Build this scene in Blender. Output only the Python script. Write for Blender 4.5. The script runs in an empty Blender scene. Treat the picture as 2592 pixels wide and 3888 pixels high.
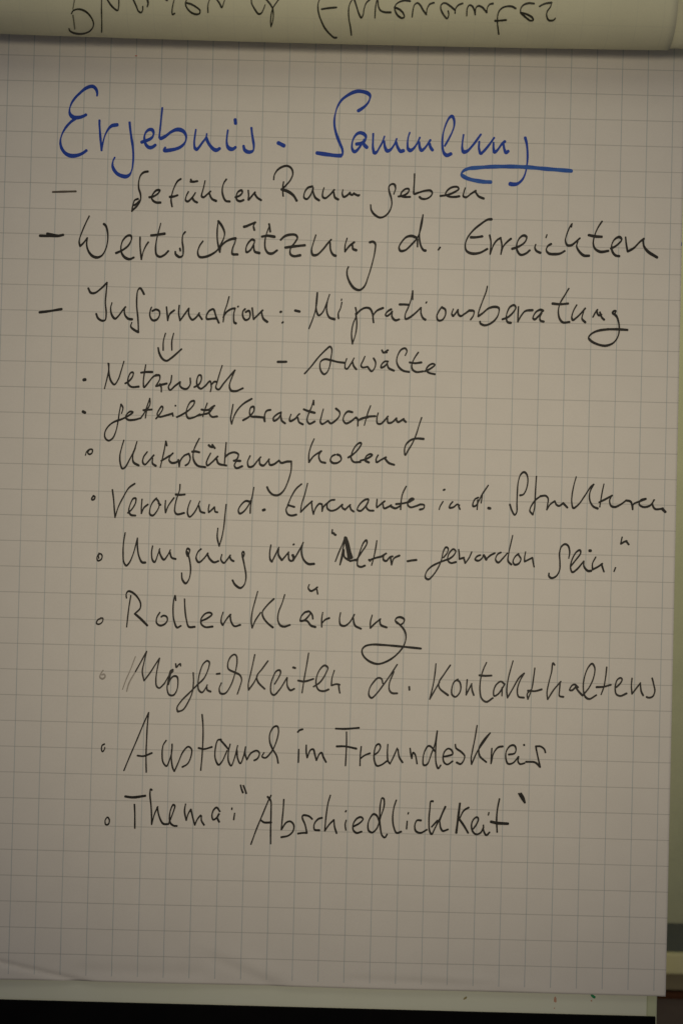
import bpy, bmesh, math, random
from mathutils import Vector, Euler, Matrix
random.seed(7)

# ---------------------------------------------------------------- camera
scene = bpy.context.scene
cam_data = bpy.data.cameras.new('camera')
cam = bpy.data.objects.new('camera', cam_data)
scene.collection.objects.link(cam)
cam.location = (0.005757, -1.564817, 1.287289)
cam.rotation_euler = (1.5857117, -0.0248962, 0.0039395)
cam_data.sensor_fit = 'VERTICAL'
cam_data.sensor_height = 22.3
cam_data.lens = 35
cam_data.clip_end = 60
cam_data.dof.use_dof = True
cam_data.dof.focus_distance = 1.56
cam_data.dof.aperture_fstop = 2.8
scene.camera = cam

# ---------------------------------------------------------------- world and lamps (indoor: dim cool ambience, warm ceiling light, two added spots)
world = bpy.data.worlds.new('World')
scene.world = world
world.use_nodes = True
bg = world.node_tree.nodes['Background']
bg.inputs[0].default_value = (0.58, 0.60, 0.88, 1)
bg.inputs[1].default_value = 0.125

def lamp(name, kind, loc, target, energy, color, **kw):
    d = bpy.data.lights.new(name, kind)
    d.energy = energy
    d.color = color
    for k, v in kw.items():
        setattr(d, k, v)
    o = bpy.data.objects.new(name, d)
    scene.collection.objects.link(o)
    o.location = loc
    o.rotation_euler = (Vector(target) - Vector(loc)).to_track_quat('-Z', 'Y').to_euler()
    return o
lamp('vignette_spot', 'SPOT', (0.10, -2.45, 1.47), (0.04, 0, 1.322), 98, (1.0, 0.87, 0.655), spot_size=math.radians(33.6), spot_blend=1.0, shadow_soft_size=0.28)  # added key spot; its soft narrow cone imitates corner vignetting
lamp('ceiling_panel', 'AREA', (-0.1, -1.3, 2.5), (0, -0.1, 1.3), 2.2, (1.0, 0.92, 0.66), shape='RECTANGLE', size=1.2, size_y=0.6)
lamp('wall_fill_spot', 'SPOT', (1.0, -0.25, 2.6), (0.5, 0.66, 2.0), 38, (1.0, 0.94, 0.60), spot_size=math.radians(68), spot_blend=1.0, shadow_soft_size=0.12)  # added spot to brighten the wall strip, fading towards the bottom

scene.view_settings.view_transform = 'Standard'
scene.view_settings.look = 'None'
scene.view_settings.exposure = 0
scene.view_settings.gamma = 1

# ---------------------------------------------------------------- helpers
CELL = 0.025
def grid(i, j):                      # sheet grid cell -> world x, z of the sheet plane
    return ((i - 11.5) * CELL, 1.3 - (j - 17) * CELL)

MW = Euler(cam.rotation_euler).to_matrix()
CO = Vector(cam.location)
FPX = 35 / 22.3 * 3888
def ray(px, py):                     # viewing direction of a measured point of the writing
    return (MW @ Vector(((px - 1296) / FPX, -(py - 1944) / FPX, -1))).normalized()

def tag(o, label=None, category=None, group=None, kind=None):
    if label: o['label'] = label
    if category: o['category'] = category
    if group: o['group'] = group
    if kind: o['kind'] = kind
    return o

def link(name, me, mat=None, parent=None, smooth=False):
    o = bpy.data.objects.new(name, me)
    scene.collection.objects.link(o)
    if mat:
        for m in (mat if isinstance(mat, (list, tuple)) else [mat]):
            me.materials.append(m)
    if parent: o.parent = parent
    if smooth:
        for p in me.polygons: p.use_smooth = True
    return o

def mesh(name, vs, fs, mat=None, parent=None, smooth=False):
    me = bpy.data.meshes.new(name)
    me.from_pydata([tuple(v) for v in vs], [], fs)
    me.update()
    return link(name, me, mat, parent, smooth)

def box(name, x0, x1, y0, y1, z0, z1, mat, parent=None, bevel=0.001):
    bm = bmesh.new()
    bmesh.ops.create_cube(bm, size=1)
    for v in bm.verts:
        v.co = Vector(((x0 + x1) / 2 + v.co.x * (x1 - x0), (y0 + y1) / 2 + v.co.y * (y1 - y0), (z0 + z1) / 2 + v.co.z * (z1 - z0)))
    if bevel:
        bmesh.ops.bevel(bm, geom=list(bm.edges), offset=bevel, segments=2, affect='EDGES', profile=0.5)
    me = bpy.data.meshes.new(name)
    bm.to_mesh(me); bm.free()
    return link(name, me, mat, parent)

def empty(name, loc=(0, 0, 0)):
    o = bpy.data.objects.new(name, None)
    scene.collection.objects.link(o)
    o.location = loc
    return o

# ---------------------------------------------------------------- materials
class NT:
    def __init__(s, name, rough=0.6, spec=0.3):
        s.m = bpy.data.materials.new(name); s.m.use_nodes = True
        s.t = s.m.node_tree; s.b = s.t.nodes['Principled BSDF']
        s.b.inputs['Roughness'].default_value = rough
        s.b.inputs['Specular IOR Level'].default_value = spec
    def n(s, kind, **kw):
        nd = s.t.nodes.new(kind)
        for k, v in kw.items(): setattr(nd, k, v)
        return nd
    def l(s, a, b): s.t.links.new(a, b)
    def math(s, op, a, b=None, c=None):
        nd = s.n('ShaderNodeMath', operation=op)
        for i, v in enumerate((a, b, c)):
            if v is None: continue
            if isinstance(v, (int, float)): nd.inputs[i].default_value = v
            else: s.l(v, nd.inputs[i])
        return nd.outputs[0]
    def mix(s, f, a, b):
        nd = s.n('ShaderNodeMix', data_type='RGBA')
        for sock, v in ((nd.inputs[0], f), (nd.inputs[6], a), (nd.inputs[7], b)):
            if isinstance(v, (int, float)): sock.default_value = v
            elif isinstance(v, tuple): sock.default_value = (*v, 1)
            else: s.l(v, sock)
        return nd.outputs[2]
    def noise(s, vec, scale, detail=3, rough=0.5):
        nd = s.n('ShaderNodeTexNoise')
        nd.inputs['Scale'].default_value = scale; nd.inputs['Detail'].default_value = detail
        nd.inputs['Roughness'].default_value = rough
        if vec is not None: s.l(vec, nd.inputs['Vector'])
        return nd.outputs[0]
    def obj(s):
        return s.n('ShaderNodeTexCoord').outputs['Object']
    def ramp(s, v, a, b):
        nd = s.n('ShaderNodeMapRange'); nd.inputs[1].default_value = a; nd.inputs[2].default_value = b
        s.l(v, nd.inputs[0]); return nd.outputs[0]
    def bump(s, h, strength, dist):
        nd = s.n('ShaderNodeBump'); nd.inputs['Strength'].default_value = strength; nd.inputs['Distance'].default_value = dist
        s.l(h, nd.inputs['Height']); s.l(nd.outputs[0], s.b.inputs['Normal'])
    def out(s, col):
        if isinstance(col, tuple): s.b.inputs['Base Color'].default_value = (*col, 1)
        else: s.l(col, s.b.inputs['Base Color'])
        return s.m

def paper_material(name, base, vline, hline, strength, mottled=0.05):
    # squared paper: the print is a 25 mm grid in the sheet's own coordinates (x across, z down the sheet)
    k = NT(name, 0.75, 0.18)
    v = k.obj()
    sep = k.n('ShaderNodeSeparateXYZ'); k.l(v, sep.inputs[0])
    fine = k.noise(v, 900, 4, 0.7)
    mott = k.noise(v, 28, 4, 0.6)
    cloud = k.noise(v, 5, 2)
    t = k.math('ADD', k.math('MULTIPLY', fine, 0.5), k.math('ADD', k.math('MULTIPLY', mott, 0.3), k.math('MULTIPLY', cloud, 0.2)))
    dark = tuple(c * (1 - 2.2 * mottled) for c in base)
    col = k.mix(k.ramp(t, 0.3, 0.7), dark, base)
    wob = k.math('MULTIPLY', k.math('SUBTRACT', k.noise(v, 60, 2), 0.5), 0.0004)
    def lines(axis):
        c = k.math('ADD', sep.outputs[axis], wob)
        f = k.math('ABSOLUTE', k.math('SUBTRACT', k.math('FRACT', k.math('ADD', k.math('DIVIDE', c, CELL), 0.5)), 0.5))
        d = k.math('MULTIPLY', f, CELL)
        m = k.n('ShaderNodeMapRange', interpolation_type='SMOOTHSTEP')
        m.inputs[1].default_value = 0.00018; m.inputs[2].default_value = 0.00068
        m.inputs[3].default_value = 1; m.inputs[4].default_value = 0
        k.l(d, m.inputs[0])
        dens = k.math('ADD', 0.72, k.math('MULTIPLY', k.noise(v, 35, 3), 0.5))
        return k.math('MULTIPLY', k.math('MULTIPLY', m.outputs[0], dens), strength)
    # the print stops 6 mm above the lower edge (object origin sits on the last full line)
    margin = k.math('GREATER_THAN', sep.outputs[2], -0.0205)
    col = k.mix(k.math('MULTIPLY', lines(0), margin), col, vline)
    col = k.mix(k.math('MULTIPLY', lines(2), margin), col, hline)
    k.bump(k.math('ADD', k.math('MULTIPLY', fine, 0.4), mott), 0.25, 0.0006)
    return k.out(col)

def ink_material(name, core, thin, amount, rough=0.55):
    k = NT(name, rough, 0.25)
    v = k.obj()
    mp = k.n('ShaderNodeMapping'); mp.inputs['Scale'].default_value = (60, 60, 260); k.l(v, mp.inputs[0])
    t = k.math('MULTIPLY', k.noise(mp.outputs[0], 1.0, 4, 0.6), 1.0)
    return k.out(k.mix(k.math('MULTIPLY', k.ramp(t, 0.42, 0.75), amount), core, thin))

def plain(name, col, col2, scale, rough=0.5, spec=0.3, bump=0.0):
    k = NT(name, rough, spec)
    v = k.obj(); t = k.noise(v, scale, 4, 0.6)
    if bump: k.bump(t, bump, 0.001)
    return k.out(k.mix(k.ramp(t, 0.3, 0.7), col, col2))

M_PAPER = paper_material('squared_paper', (0.80, 0.765, 0.678), (0.30, 0.38, 0.39), (0.37, 0.37, 0.33), 0.56)
M_BACK = paper_material('backlit_paper_back', (0.82, 0.80, 0.54), (0.60, 0.60, 0.44), (0.62, 0.61, 0.44), 0.20, 0.06)  # same paper; light shining through is put into the yellow base colour
INK = {
    'ink': ink_material('black_ink', (0.010, 0.009, 0.007), (0.06, 0.052, 0.038), 0.3),
    'soft': ink_material('worn_black_ink', (0.024, 0.021, 0.018), (0.10, 0.09, 0.07), 0.45),
    'drygrey': ink_material('dry_brown_ink', (0.09, 0.075, 0.055), (0.2, 0.17, 0.13), 0.5),
    'faint': ink_material('faded_grey_ink', (0.34, 0.31, 0.26), (0.52, 0.48, 0.42), 0.6),
    'blue': ink_material('blue_ink', (0.006, 0.049, 0.36), (0.012, 0.08, 0.45), 0.5),
    'lightblue': ink_material('dry_blue_ink', (0.014, 0.08, 0.38), (0.05, 0.19, 0.50), 0.8),
    'redink': ink_material('red_ink', (0.55, 0.10, 0.06), (0.6, 0.2, 0.12), 0.5),
    'show': ink_material('show_through_ink', (0.035, 0.035, 0.02), (0.11, 0.11, 0.065), 0.45),
    'showfaint': ink_material('faint_show_through_ink', (0.17, 0.17, 0.10), (0.3, 0.29, 0.19), 0.5),
}
M_BOARD = plain('board_enamel', (0.73, 0.755, 0.59), (0.76, 0.785, 0.63), 9, 0.35, 0.4)
M_TRIM = plain('board_edge_trim', (0.54, 0.58, 0.36), (0.58, 0.62, 0.40), 14, 0.4, 0.4)
M_TRAY = plain('black_plastic', (0.0022, 0.0022, 0.0024), (0.0045, 0.004, 0.004), 30, 0.7, 0.06)
M_WALL = plain('wall_paint', (0.50, 0.52, 0.33), (0.56, 0.57, 0.37), 12, 0.8, 0.2, 0.2)
M_FLOOR = plain('floor_covering', (0.10, 0.085, 0.07), (0.16, 0.13, 0.11), 40, 0.8, 0.2, 0.3)
M_TOP = plain('dark_ledge_top', (0.02, 0.032, 0.055), (0.03, 0.044, 0.07), 10, 0.28, 0.45)
M_EDGE = plain('pale_wood_edge', (0.80, 0.74, 0.36), (0.84, 0.79, 0.42), 25, 0.5, 0.3)
M_APRON = plain('olive_brown_panel', (0.26, 0.22, 0.12), (0.32, 0.27, 0.15), 20, 0.6, 0.3)
M_RAIL = plain('red_brown_wood', (0.085, 0.032, 0.012), (0.11, 0.042, 0.016), 20, 0.7, 0.15)
M_LOWER = plain('dark_brown_panel', (0.13, 0.10, 0.07), (0.17, 0.13, 0.09), 20, 0.6, 0.3)
M_SPOT = {
    'green': plain('green_marker', (0.012, 0.22, 0.075), (0.02, 0.30, 0.11), 300, 0.5),
    'red': plain('red_marker_smear', (0.50, 0.22, 0.13), (0.60, 0.36, 0.24), 300, 0.5),
    'olive': plain('olive_marker', (0.26, 0.22, 0.08), (0.36, 0.31, 0.14), 300, 0.5),
}

# ---------------------------------------------------------------- room behind the flip chart
def quadbox(*a, **k): return box(*a, **k)
wall = box('wall', -1.6, 2.2, 0.66, 0.78, 0.0, 2.6, M_WALL, bevel=0); tag(wall, kind='structure')
floor = box('floor', -1.6, 2.2, -2.2, 0.66, -0.05, 0.0, M_FLOOR, bevel=0); tag(floor, kind='structure')

EDGE_Y = 0.50
def z_at(px, py, y):
    d = ray(px, py); t = (y - CO.y) / d.y
    return CO.z + d.z * t
zt = z_at(2560, 3611, EDGE_Y); ze = z_at(2560, 3692, EDGE_Y); za = z_at(2560, 3766, EDGE_Y); zr = z_at(2560, 3796, EDGE_Y)
ledge = empty('sideboard', (0.55, 0.58, 0)); O = Vector((0.55, 0.58, 0))
tag(ledge, 'narrow brown sideboard with dark top and pale yellow front edge at the lower right', 'sideboard')
def lbox(name, x0, x1, y0, y1, z0, z1, mat, bevel=0.002):
    return box(name, x0 - O.x, x1 - O.x, y0 - O.y, y1 - O.y, z0, z1, mat, ledge, bevel)
LX0, LX1 = 0.12, 1.35
lbox('top_board', LX0, LX1, EDGE_Y + 0.002, 0.657, ze + 0.002, zt - 0.001, M_TOP)
lbox('front_edge', LX0, LX1, EDGE_Y - 0.012, EDGE_Y, ze, zt, M_EDGE, 0.003)
lbox('apron', LX0 + 0.004, LX1 - 0.004, EDGE_Y + 0.006, EDGE_Y + 0.024, za, ze - 0.001, M_APRON)
lbox('rail', LX0 + 0.002, LX1 - 0.002, EDGE_Y + 0.000, EDGE_Y + 0.026, zr, za - 0.001, M_RAIL, 0.003)
lbox('door_panel', LX0 + 0.01, LX1 - 0.01, EDGE_Y + 0.012, EDGE_Y + 0.03, 0.08, zr - 0.002, M_LOWER)
lbox('plinth', LX0 + 0.02, LX1 - 0.02, EDGE_Y + 0.03, 0.655, 0.0, 0.078, M_LOWER)

# ---------------------------------------------------------------- board with its ledge
bx, _ = grid(24.19, 0)
lx = -bx + 2 * grid(10.9, 0)[0]
zb_tray = grid(0, 35.86)[1]
board = empty('flip_chart_board', (grid(10.9, 0)[0], 0.012, 0.60)); BO = Vector(board.location)
tag(board, 'white flip chart board with black pen ledge showing below the squared sheet', 'flip chart')
def bbox(name, x0, x1, y0, y1, z0, z1, mat, bevel=0.001):
    return box(name, x0 - BO.x, x1 - BO.x, y0 - BO.y, y1 - BO.y, z0 - BO.z, z1 - BO.z, mat, board, bevel)
zcut = zb_tray - 0.004
bbox('board_panel', lx + 0.0099, bx - 0.0099, 0.0062, 0.018, zcut - 0.03, 1.93, M_BOARD, 0.0005)
bbox('edge_trim', bx - 0.010, bx, 0.0056, 0.022, zcut - 0.075, 1.94, M_TRIM, 0.0015)
bbox('edge_trim', lx, lx + 0.010, 0.0056, 0.022, zcut - 0.075, 1.94, M_TRIM, 0.0015)
# pen ledge: back flange, floor and raised lip, one L-shaped profile swept along the board
tx0, tx1 = lx + 0.004, bx - 0.0022
prof = [(0.0044, zb_tray), (0.0044, zb_tray - 0.072), (-0.058, zb_tray - 0.072), (-0.058, zb_tray - 0.040), (-0.054, zb_tray - 0.040),
        (-0.054, zb_tray - 0.062), (0.0014, zb_tray - 0.062), (0.0014, zb_tray)]
vs = [(x - BO.x, y - BO.y, z - BO.z) for x in (tx0, tx1) for (y, z) in prof]
n = len(prof)
fs = [(a, (a + 1) % n, n + (a + 1) % n, n + a) for a in range(n)]
# end caps from three quads each
caps = [(0, 1, 6, 7), (1, 2, 5, 6), (2, 3, 4, 5)]
fs += [tuple(reversed(c)) for c in caps] + [tuple(n + q for q in c) for c in caps]
mesh('pen_ledge', vs, fs, M_TRAY, board)

def smear(label, px, py, pts, mat):
    # a flat dab of marker on the enamel, 0.2 mm proud of it
    y = 0.0060
    vv = []
    for (dx, dy) in pts:
        d = ray(px + dx, py + dy); t = (y - CO.y) / d.y; p = CO + d * t
        vv.append(p - BO)
    o = mesh('marker_smear', vv, [tuple(range(len(vv)))], M_SPOT[mat], board); o['label'] = label
    return o
smear('small green marker dab under the sheet edge', 2248, 3783, [(-8, -8), (-1, -8), (12, 1), (10, 8), (4, 8), (-6, 0)], 'green')
smear('faint orange marker smear', 2106, 3796, [(-4, -8), (1, -13), (5, -4), (5, 8), (2, 11), (-5, 7)], 'red')
smear('tiny orange speck below the smear', 2103, 3828, [(-2, -2), (2, -2), (2, 2), (-2, 2)], 'red')
smear('tiny orange speck beside the green dab', 2243, 3800, [(-3, -2), (3, -3), (3, 3), (-2, 2)], 'red')
smear('small olive marker dab', 1765, 3790, [(-8, 4), (-4, -2), (5, -7), (7, -3), (3, 3), (-5, 6)], 'olive')

# ---------------------------------------------------------------- the written sheet
def bumpf(x, z, cx, cz, sx, sz, a, rot=0.0):
    c, s = math.cos(rot), math.sin(rot)
    u = ((x - cx) * c + (z - cz) * s) / sx; v = (-(x - cx) * s + (z - cz) * c) / sz
    return a * math.exp(-(u * u + v * v))
def groove(x, z, x0, z0_, x1, z1, s, a):
    # a soft crease: shallow valley along a line, fading out past its ends
    dx, dz = x1 - x0, z1 - z0_; L = math.hypot(dx, dz)
    u = ((x - x0) * dx + (z - z0_) * dz) / L; v = (-(x - x0) * dz + (z - z0_) * dx) / L
    e = max(0, -u, u - L) / 0.012
    return a * math.exp(-(v / s) ** 2 - e * e)
SX0, SX1 = grid(-2.74, 0)[0], grid(24.46, 0)[0]
SZ0, SZ1 = grid(0, 35.03)[1], grid(0, -4.4)[1]
def relief(x, z):
    # distance of the sheet in front of its rest plane, in metres
    h = 0.0010 * math.sin(x * 9.1 + z * 2.0) * math.sin(z * 5.3 + 0.6) + 0.0006 * math.sin(x * 21 + z * 6)
    lo = math.exp(-((z - SZ0) / 0.05) ** 2)
    h += lo * (0.0011 * math.sin(x * 17 + 1.1) + 0.0007 * math.sin(x * 31 + 0.4))
    h += bumpf(x, z, grid(8.8, 0)[0], SZ0 + 0.014, 0.05, 0.012, 0.0016, -0.35)
    h += bumpf(x, z, grid(17.3, 0)[0], SZ0 + 0.008, 0.06, 0.007, 0.0012, -0.1)
    h -= groove(x, z, grid(-1.6, 0)[0], SZ0 + 0.0175, grid(1.9, 0)[0], SZ0 - 0.001, 0.0026, 0.0018)
    h -= groove(x, z, grid(7.0, 0)[0], SZ0 + 0.024, grid(9.2, 0)[0], SZ0 + 0.002, 0.006, 0.0011)
    h -= groove(x, z, grid(12.5, 0)[0], SZ0 + 0.008, grid(17.5, 0)[0], SZ0 + 0.007, 0.004, 0.0008)
    h -= groove(x, z, grid(2.0, 0)[0], SZ0 + 0.010, grid(6.2, 0)[0], SZ0 + 0.010, 0.006, 0.0008)
    return h
LIFT = 0.0
def sheet_y(x, z): return -relief(x, z) - LIFT
ORG = Vector((grid(12, 34)[0], 0, grid(12, 34)[1]))
def sheet_mesh():
    nx = 272; zs = []
    z = SZ0
    while z < SZ1:
        zs.append(z); z += 0.002 if z < SZ0 + 0.06 else 0.006
    zs.append(SZ1)
    vs, fs = [], []
    for z in zs:
        for a in range(nx + 1):
            x = SX0 + (SX1 - SX0) * a / nx
            vs.append((x - ORG.x, sheet_y(x, z) - ORG.y, z - ORG.z))
    w = nx + 1
    for b in range(len(zs) - 1):
        for a in range(nx):
            fs.append((b * w + a, b * w + a + 1, (b + 1) * w + a + 1, (b + 1) * w + a))
    o = mesh('flip_chart_sheet', vs, fs, M_PAPER, smooth=True)
    o.location = ORG
    m = o.modifiers.new('thickness', 'SOLIDIFY'); m.thickness = 0.0003; m.offset = -1
    return o
sheet = sheet_mesh()
tag(sheet, 'white squared flip chart sheet covered with German handwriting under a blue heading', 'paper sheet')
def sheet_point(px, py, off):
    d = ray(px, py); y = 0.0
    for _ in range(3):
        t = (y - off - CO.y) / d.y; p = CO + d * t
        y = sheet_y(p.x, p.z)
    return p - ORG

# ---------------------------------------------------------------- sheets folded forward over the top
RR, YC = 0.037, -0.042
def rollz_px(px, py):
    d = ray(px, py); t = (YC - CO.y) / d.y; p = CO + d * t
    m = d.z / d.y
    return p.x, p.z + RR * math.sqrt(1 + m * m)
PTS = [rollz_px(*q) for q in ((0, 128), (648, 154), (1296, 167), (1944, 183), (2592, 191))]
def z0(x):                            # height of the fold's axis along the board: gently sagging
    s = 0.0; wsum = 0.0
    # Lagrange interpolation through three of the measured points
    P = (PTS[0], PTS[2], PTS[4])
    for a in range(3):
        l = 1.0
        for b in range(3):
            if a != b: l *= (x - P[b][0]) / (P[a][0] - P[b][0])
        s += P[a][1] * l
    return s
FO = Vector((grid(11, 0)[0], -0.05, 1.72))
def fold_surface(name, x0, x1, r, front, top, mat, parent, wav=0.0):
    nx = 90
    prof = []
    N = 56
    for a in range(8): prof.append(('f', top * (1 - a / 8)))
    for a in range(N + 1): prof.append(('c', math.pi * a / N))
    for a in range(1, 6): prof.append(('b', top * a / 5))
    vs, fs = [], []
    for a in range(nx + 1):
        x = x0 + (x1 - x0) * a / nx
        zc = z0(x)
        for kind, q in prof:
            if kind == 'f': y, z = YC - r - front * (q / top) * 0, zc + q
            elif kind == 'c': y, z = YC - r * math.cos(q), zc - (RR - (RR - r) * 0.03) * math.sin(q)
            else: y, z = YC + r, zc + q
            wv = wav * math.sin(x * 13 + z * 8)
            vs.append((x - FO.x, y - FO.y - (wv if kind == 'f' else 0), z - FO.z))
    w = len(prof)
    for a in range(nx):
        for b in range(w - 1):
            fs.append((a * w + b, a * w + b + 1, (a + 1) * w + b + 1, (a + 1) * w + b))
    o = mesh(name, vs, fs, mat, parent, True)
    m = o.modifiers.new('thickness', 'SOLIDIFY'); m.thickness = 0.0003; m.offset = 0
    return o
fold = empty('folded_sheets', FO)
tag(fold, 'paper roll with painted-in backlit yellow tone across the top with upside-down handwriting showing through', 'paper roll')
def fold_x(px, py):
    d = ray(px, py); return CO.x + d.x * ((YC - RR * 0.9 - CO.y) / d.y)
outer = fold_surface('outer_sheet', -0.372, fold_x(2568, 90), RR, 0, 0.22, M_BACK, fold)
inner = fold_surface('inner_sheet', -0.360, 0.352, RR - 0.016, 0, 0.22, M_BACK, fold)
inner2 = fold_surface('inner_sheet', -0.350, 0.349, RR - 0.019, 0, 0.22, M_BACK, fold)
def fold_point(px, py, off):
    d = ray(px, py); r = RR + off + 0.0002
    y = YC - r
    for _ in range(4):
        t = (y - CO.y) / d.y; x = CO.x + d.x * t; zc = z0(x)
        # ray/cylinder in the y-z plane
        A = d.y * d.y + d.z * d.z
        B = (CO.y - YC) * d.y + (CO.z - zc) * d.z
        C = (CO.y - YC) ** 2 + (CO.z - zc) ** 2 - r * r
        D = B * B - A * C
        zf = CO.z + d.z * ((YC - r - CO.y) / d.y)
        if zf > zc or D < 0: y = YC - r
        else: y = CO.y + d.y * ((-B - math.sqrt(D)) / A)
    t = (y - CO.y) / d.y
    return CO + d * t - FO

# ---------------------------------------------------------------- handwriting: ink ribbons with a slanted nib
TH = math.radians(74)
TD = (math.cos(TH), -math.sin(TH))     # direction in which the nib draws its thinnest line
def catmull(P, step=2.4):
    if len(P) == 2:
        a, b = P; L = math.dist(a, b); k = max(2, int(L / step))
        return [(a[0] + (b[0] - a[0]) * q / k, a[1] + (b[1] - a[1]) * q / k) for q in range(k + 1)]
    Q = [(2 * P[0][0] - P[1][0], 2 * P[0][1] - P[1][1])] + P + [(2 * P[-1][0] - P[-2][0], 2 * P[-1][1] - P[-2][1])]
    out = []
    for a in range(1, len(Q) - 2):
        p0, p1, p2, p3 = Q[a - 1], Q[a], Q[a + 1], Q[a + 2]
        L = math.dist(p1, p2)
        if L < 1e-6: continue
        # centripetal parametrisation keeps tight bends from overshooting
        t0 = 0; t1 = t0 + max(math.dist(p0, p1), 1e-3) ** .5; t2 = t1 + L ** .5; t3 = t2 + max(math.dist(p2, p3), 1e-3) ** .5
        k = max(2, int(L / step))
        for q in range(k):
            t = t1 + (t2 - t1) * q / k
            r = []
            for c in (0, 1):
                A1 = (t1 - t) / (t1 - t0) * p0[c] + (t - t0) / (t1 - t0) * p1[c]
                A2 = (t2 - t) / (t2 - t1) * p1[c] + (t - t1) / (t2 - t1) * p2[c]
                A3 = (t3 - t) / (t3 - t2) * p2[c] + (t - t2) / (t3 - t2) * p3[c]
                B1 = (t2 - t) / (t2 - t0) * A1 + (t - t0) / (t2 - t0) * A2
                B2 = (t3 - t) / (t3 - t1) * A2 + (t - t1) / (t3 - t1) * A3
                r.append((t2 - t) / (t2 - t1) * B1 + (t - t1) / (t2 - t1) * B2)
            out.append(tuple(r))
    out.append(P[-1])
    return out

def ribbon(pts, wmin, wmax, rnd):
    P = catmull(pts)
    n = len(P)
    T = []
    for a in range(n):
        p, q = P[max(0, a - 1)], P[min(n - 1, a + 1)]
        L = math.dist(p, q) or 1
        T.append(((q[0] - p[0]) / L, (q[1] - p[1]) / L))
    W = [wmin + (wmax - wmin) * abs(t[0] * TD[1] - t[1] * TD[0]) ** 1.1 for t in T]
    for _ in range(3):
        W = [(W[max(0, a - 1)] + 2 * W[a] + W[min(n - 1, a + 1)]) / 4 for a in range(n)]
    ph = rnd.random() * 6
    W = [w * (1 + 0.07 * math.sin(a * 0.23 + ph) + 0.05 * (rnd.random() - 0.5)) for a, w in enumerate(W)]
    left, right = [], []
    for a in range(n):
        nx, ny = -T[a][1], T[a][0]
        h = W[a] / 2
        left.append((P[a][0] + nx * h, P[a][1] + ny * h)); right.append((P[a][0] - nx * h, P[a][1] - ny * h))
    def cap(c, t, h, s):
        res = []
        for b in range(1, 5):
            ang = math.pi * b / 5
            dx, dy = -t[1], t[0]
            res.append((c[0] + h * (math.cos(ang) * dx * s + math.sin(ang) * t[0] * s * 0.8), c[1] + h * (math.cos(ang) * dy * s + math.sin(ang) * t[1] * s * 0.8)))
        return res
    c1 = cap(P[-1], T[-1], W[-1] / 2, 1)
    c0 = cap(P[0], T[0], W[0] / 2, -1)
    return left, right, c0, c1

def parse(text):
    words = []
    for line in text.strip().split('\n'):
        line = line.strip()
        if not line: continue
        if '|' in line:
            kind, label, mat, org, w = line.split('|')
            ox, oy, s = map(float, org.split(',')); w0, w1 = map(float, w.split(','))
            words.append(dict(kind=kind, label=label, mat=mat, w=(w0, w1), strokes=[]))
        elif line[0] == '+':
            ox, oy, s = map(float, line[1:].split(','))
        else:
            for st in line.split(';'):
                mul, mat, pts = 1.0, words[-1]['mat'], []
                for tok in st.split():
                    if tok[0] == '~': mat = tok[1:]
                    elif tok[0] == '*': mul = None
                    elif mul is None: mul = float(tok); 
                    else:
                        x, y = map(float, tok.split(',')); pts.append((ox + x / s, oy + y / s))
                words[-1]['strokes'].append((mul, mat, pts))
    return words
NAMES = {'W': 'handwritten_word', 'D': 'dash_mark', 'B': 'bullet_mark', 'A': 'arrow_mark', 'T': 'pen_tick', 'Q': 'quotation_mark'}
def write(text, parent, point):
    rnd = random.Random(3)
    for wd in parse(text):
        mats = []; vs = []; fs = []; mi = []
        for si, (mul, mat, pts) in enumerate(wd['strokes']):
            if mat not in mats: mats.append(mat)
            left, right, c0, c1 = ribbon(pts, (wd['w'][0] + (0.2 if wd['mat'] == 'blue' else 1.1)) * mul, (wd['w'][1] + (0.4 if wd['mat'] == 'blue' else 1.4)) * mul, rnd)
            n = len(left); base = len(vs); lift = 0.00012 + 0.000012 * si
            for a in range(n):
                o = lift + 0.00001 * a / n
                vs.append(point(*left[a], o)); vs.append(point(*right[a], o))
            for a in range(n - 1):
                fs.append((base + 2 * a, base + 2 * a + 1, base + 2 * a + 3, base + 2 * a + 2)); mi.append(mats.index(mat))
            for cp, e in ((c0, 0), (c1, n - 1)):
                b2 = len(vs)
                for q in cp: vs.append(point(*q, lift + 0.00001 * e / n))
                ids = list(range(b2, b2 + len(cp)))
                l, r = base + 2 * e, base + 2 * e + 1
                fs.append(tuple([l] + ids + [r]) if e else tuple([r] + ids + [l])); mi.append(mats.index(mat))
        o = mesh(NAMES[wd['kind']], vs, fs, [INK[m] for m in mats], parent)
        for p, m in zip(o.data.polygons, mi): p.material_index = m
        bm = bmesh.new(); bm.from_mesh(o.data)
        for f in bm.faces:
            if f.normal.y > 0: f.normal_flip()
        bm.to_mesh(o.data); bm.free()
        o['label'] = wd['label']

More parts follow.
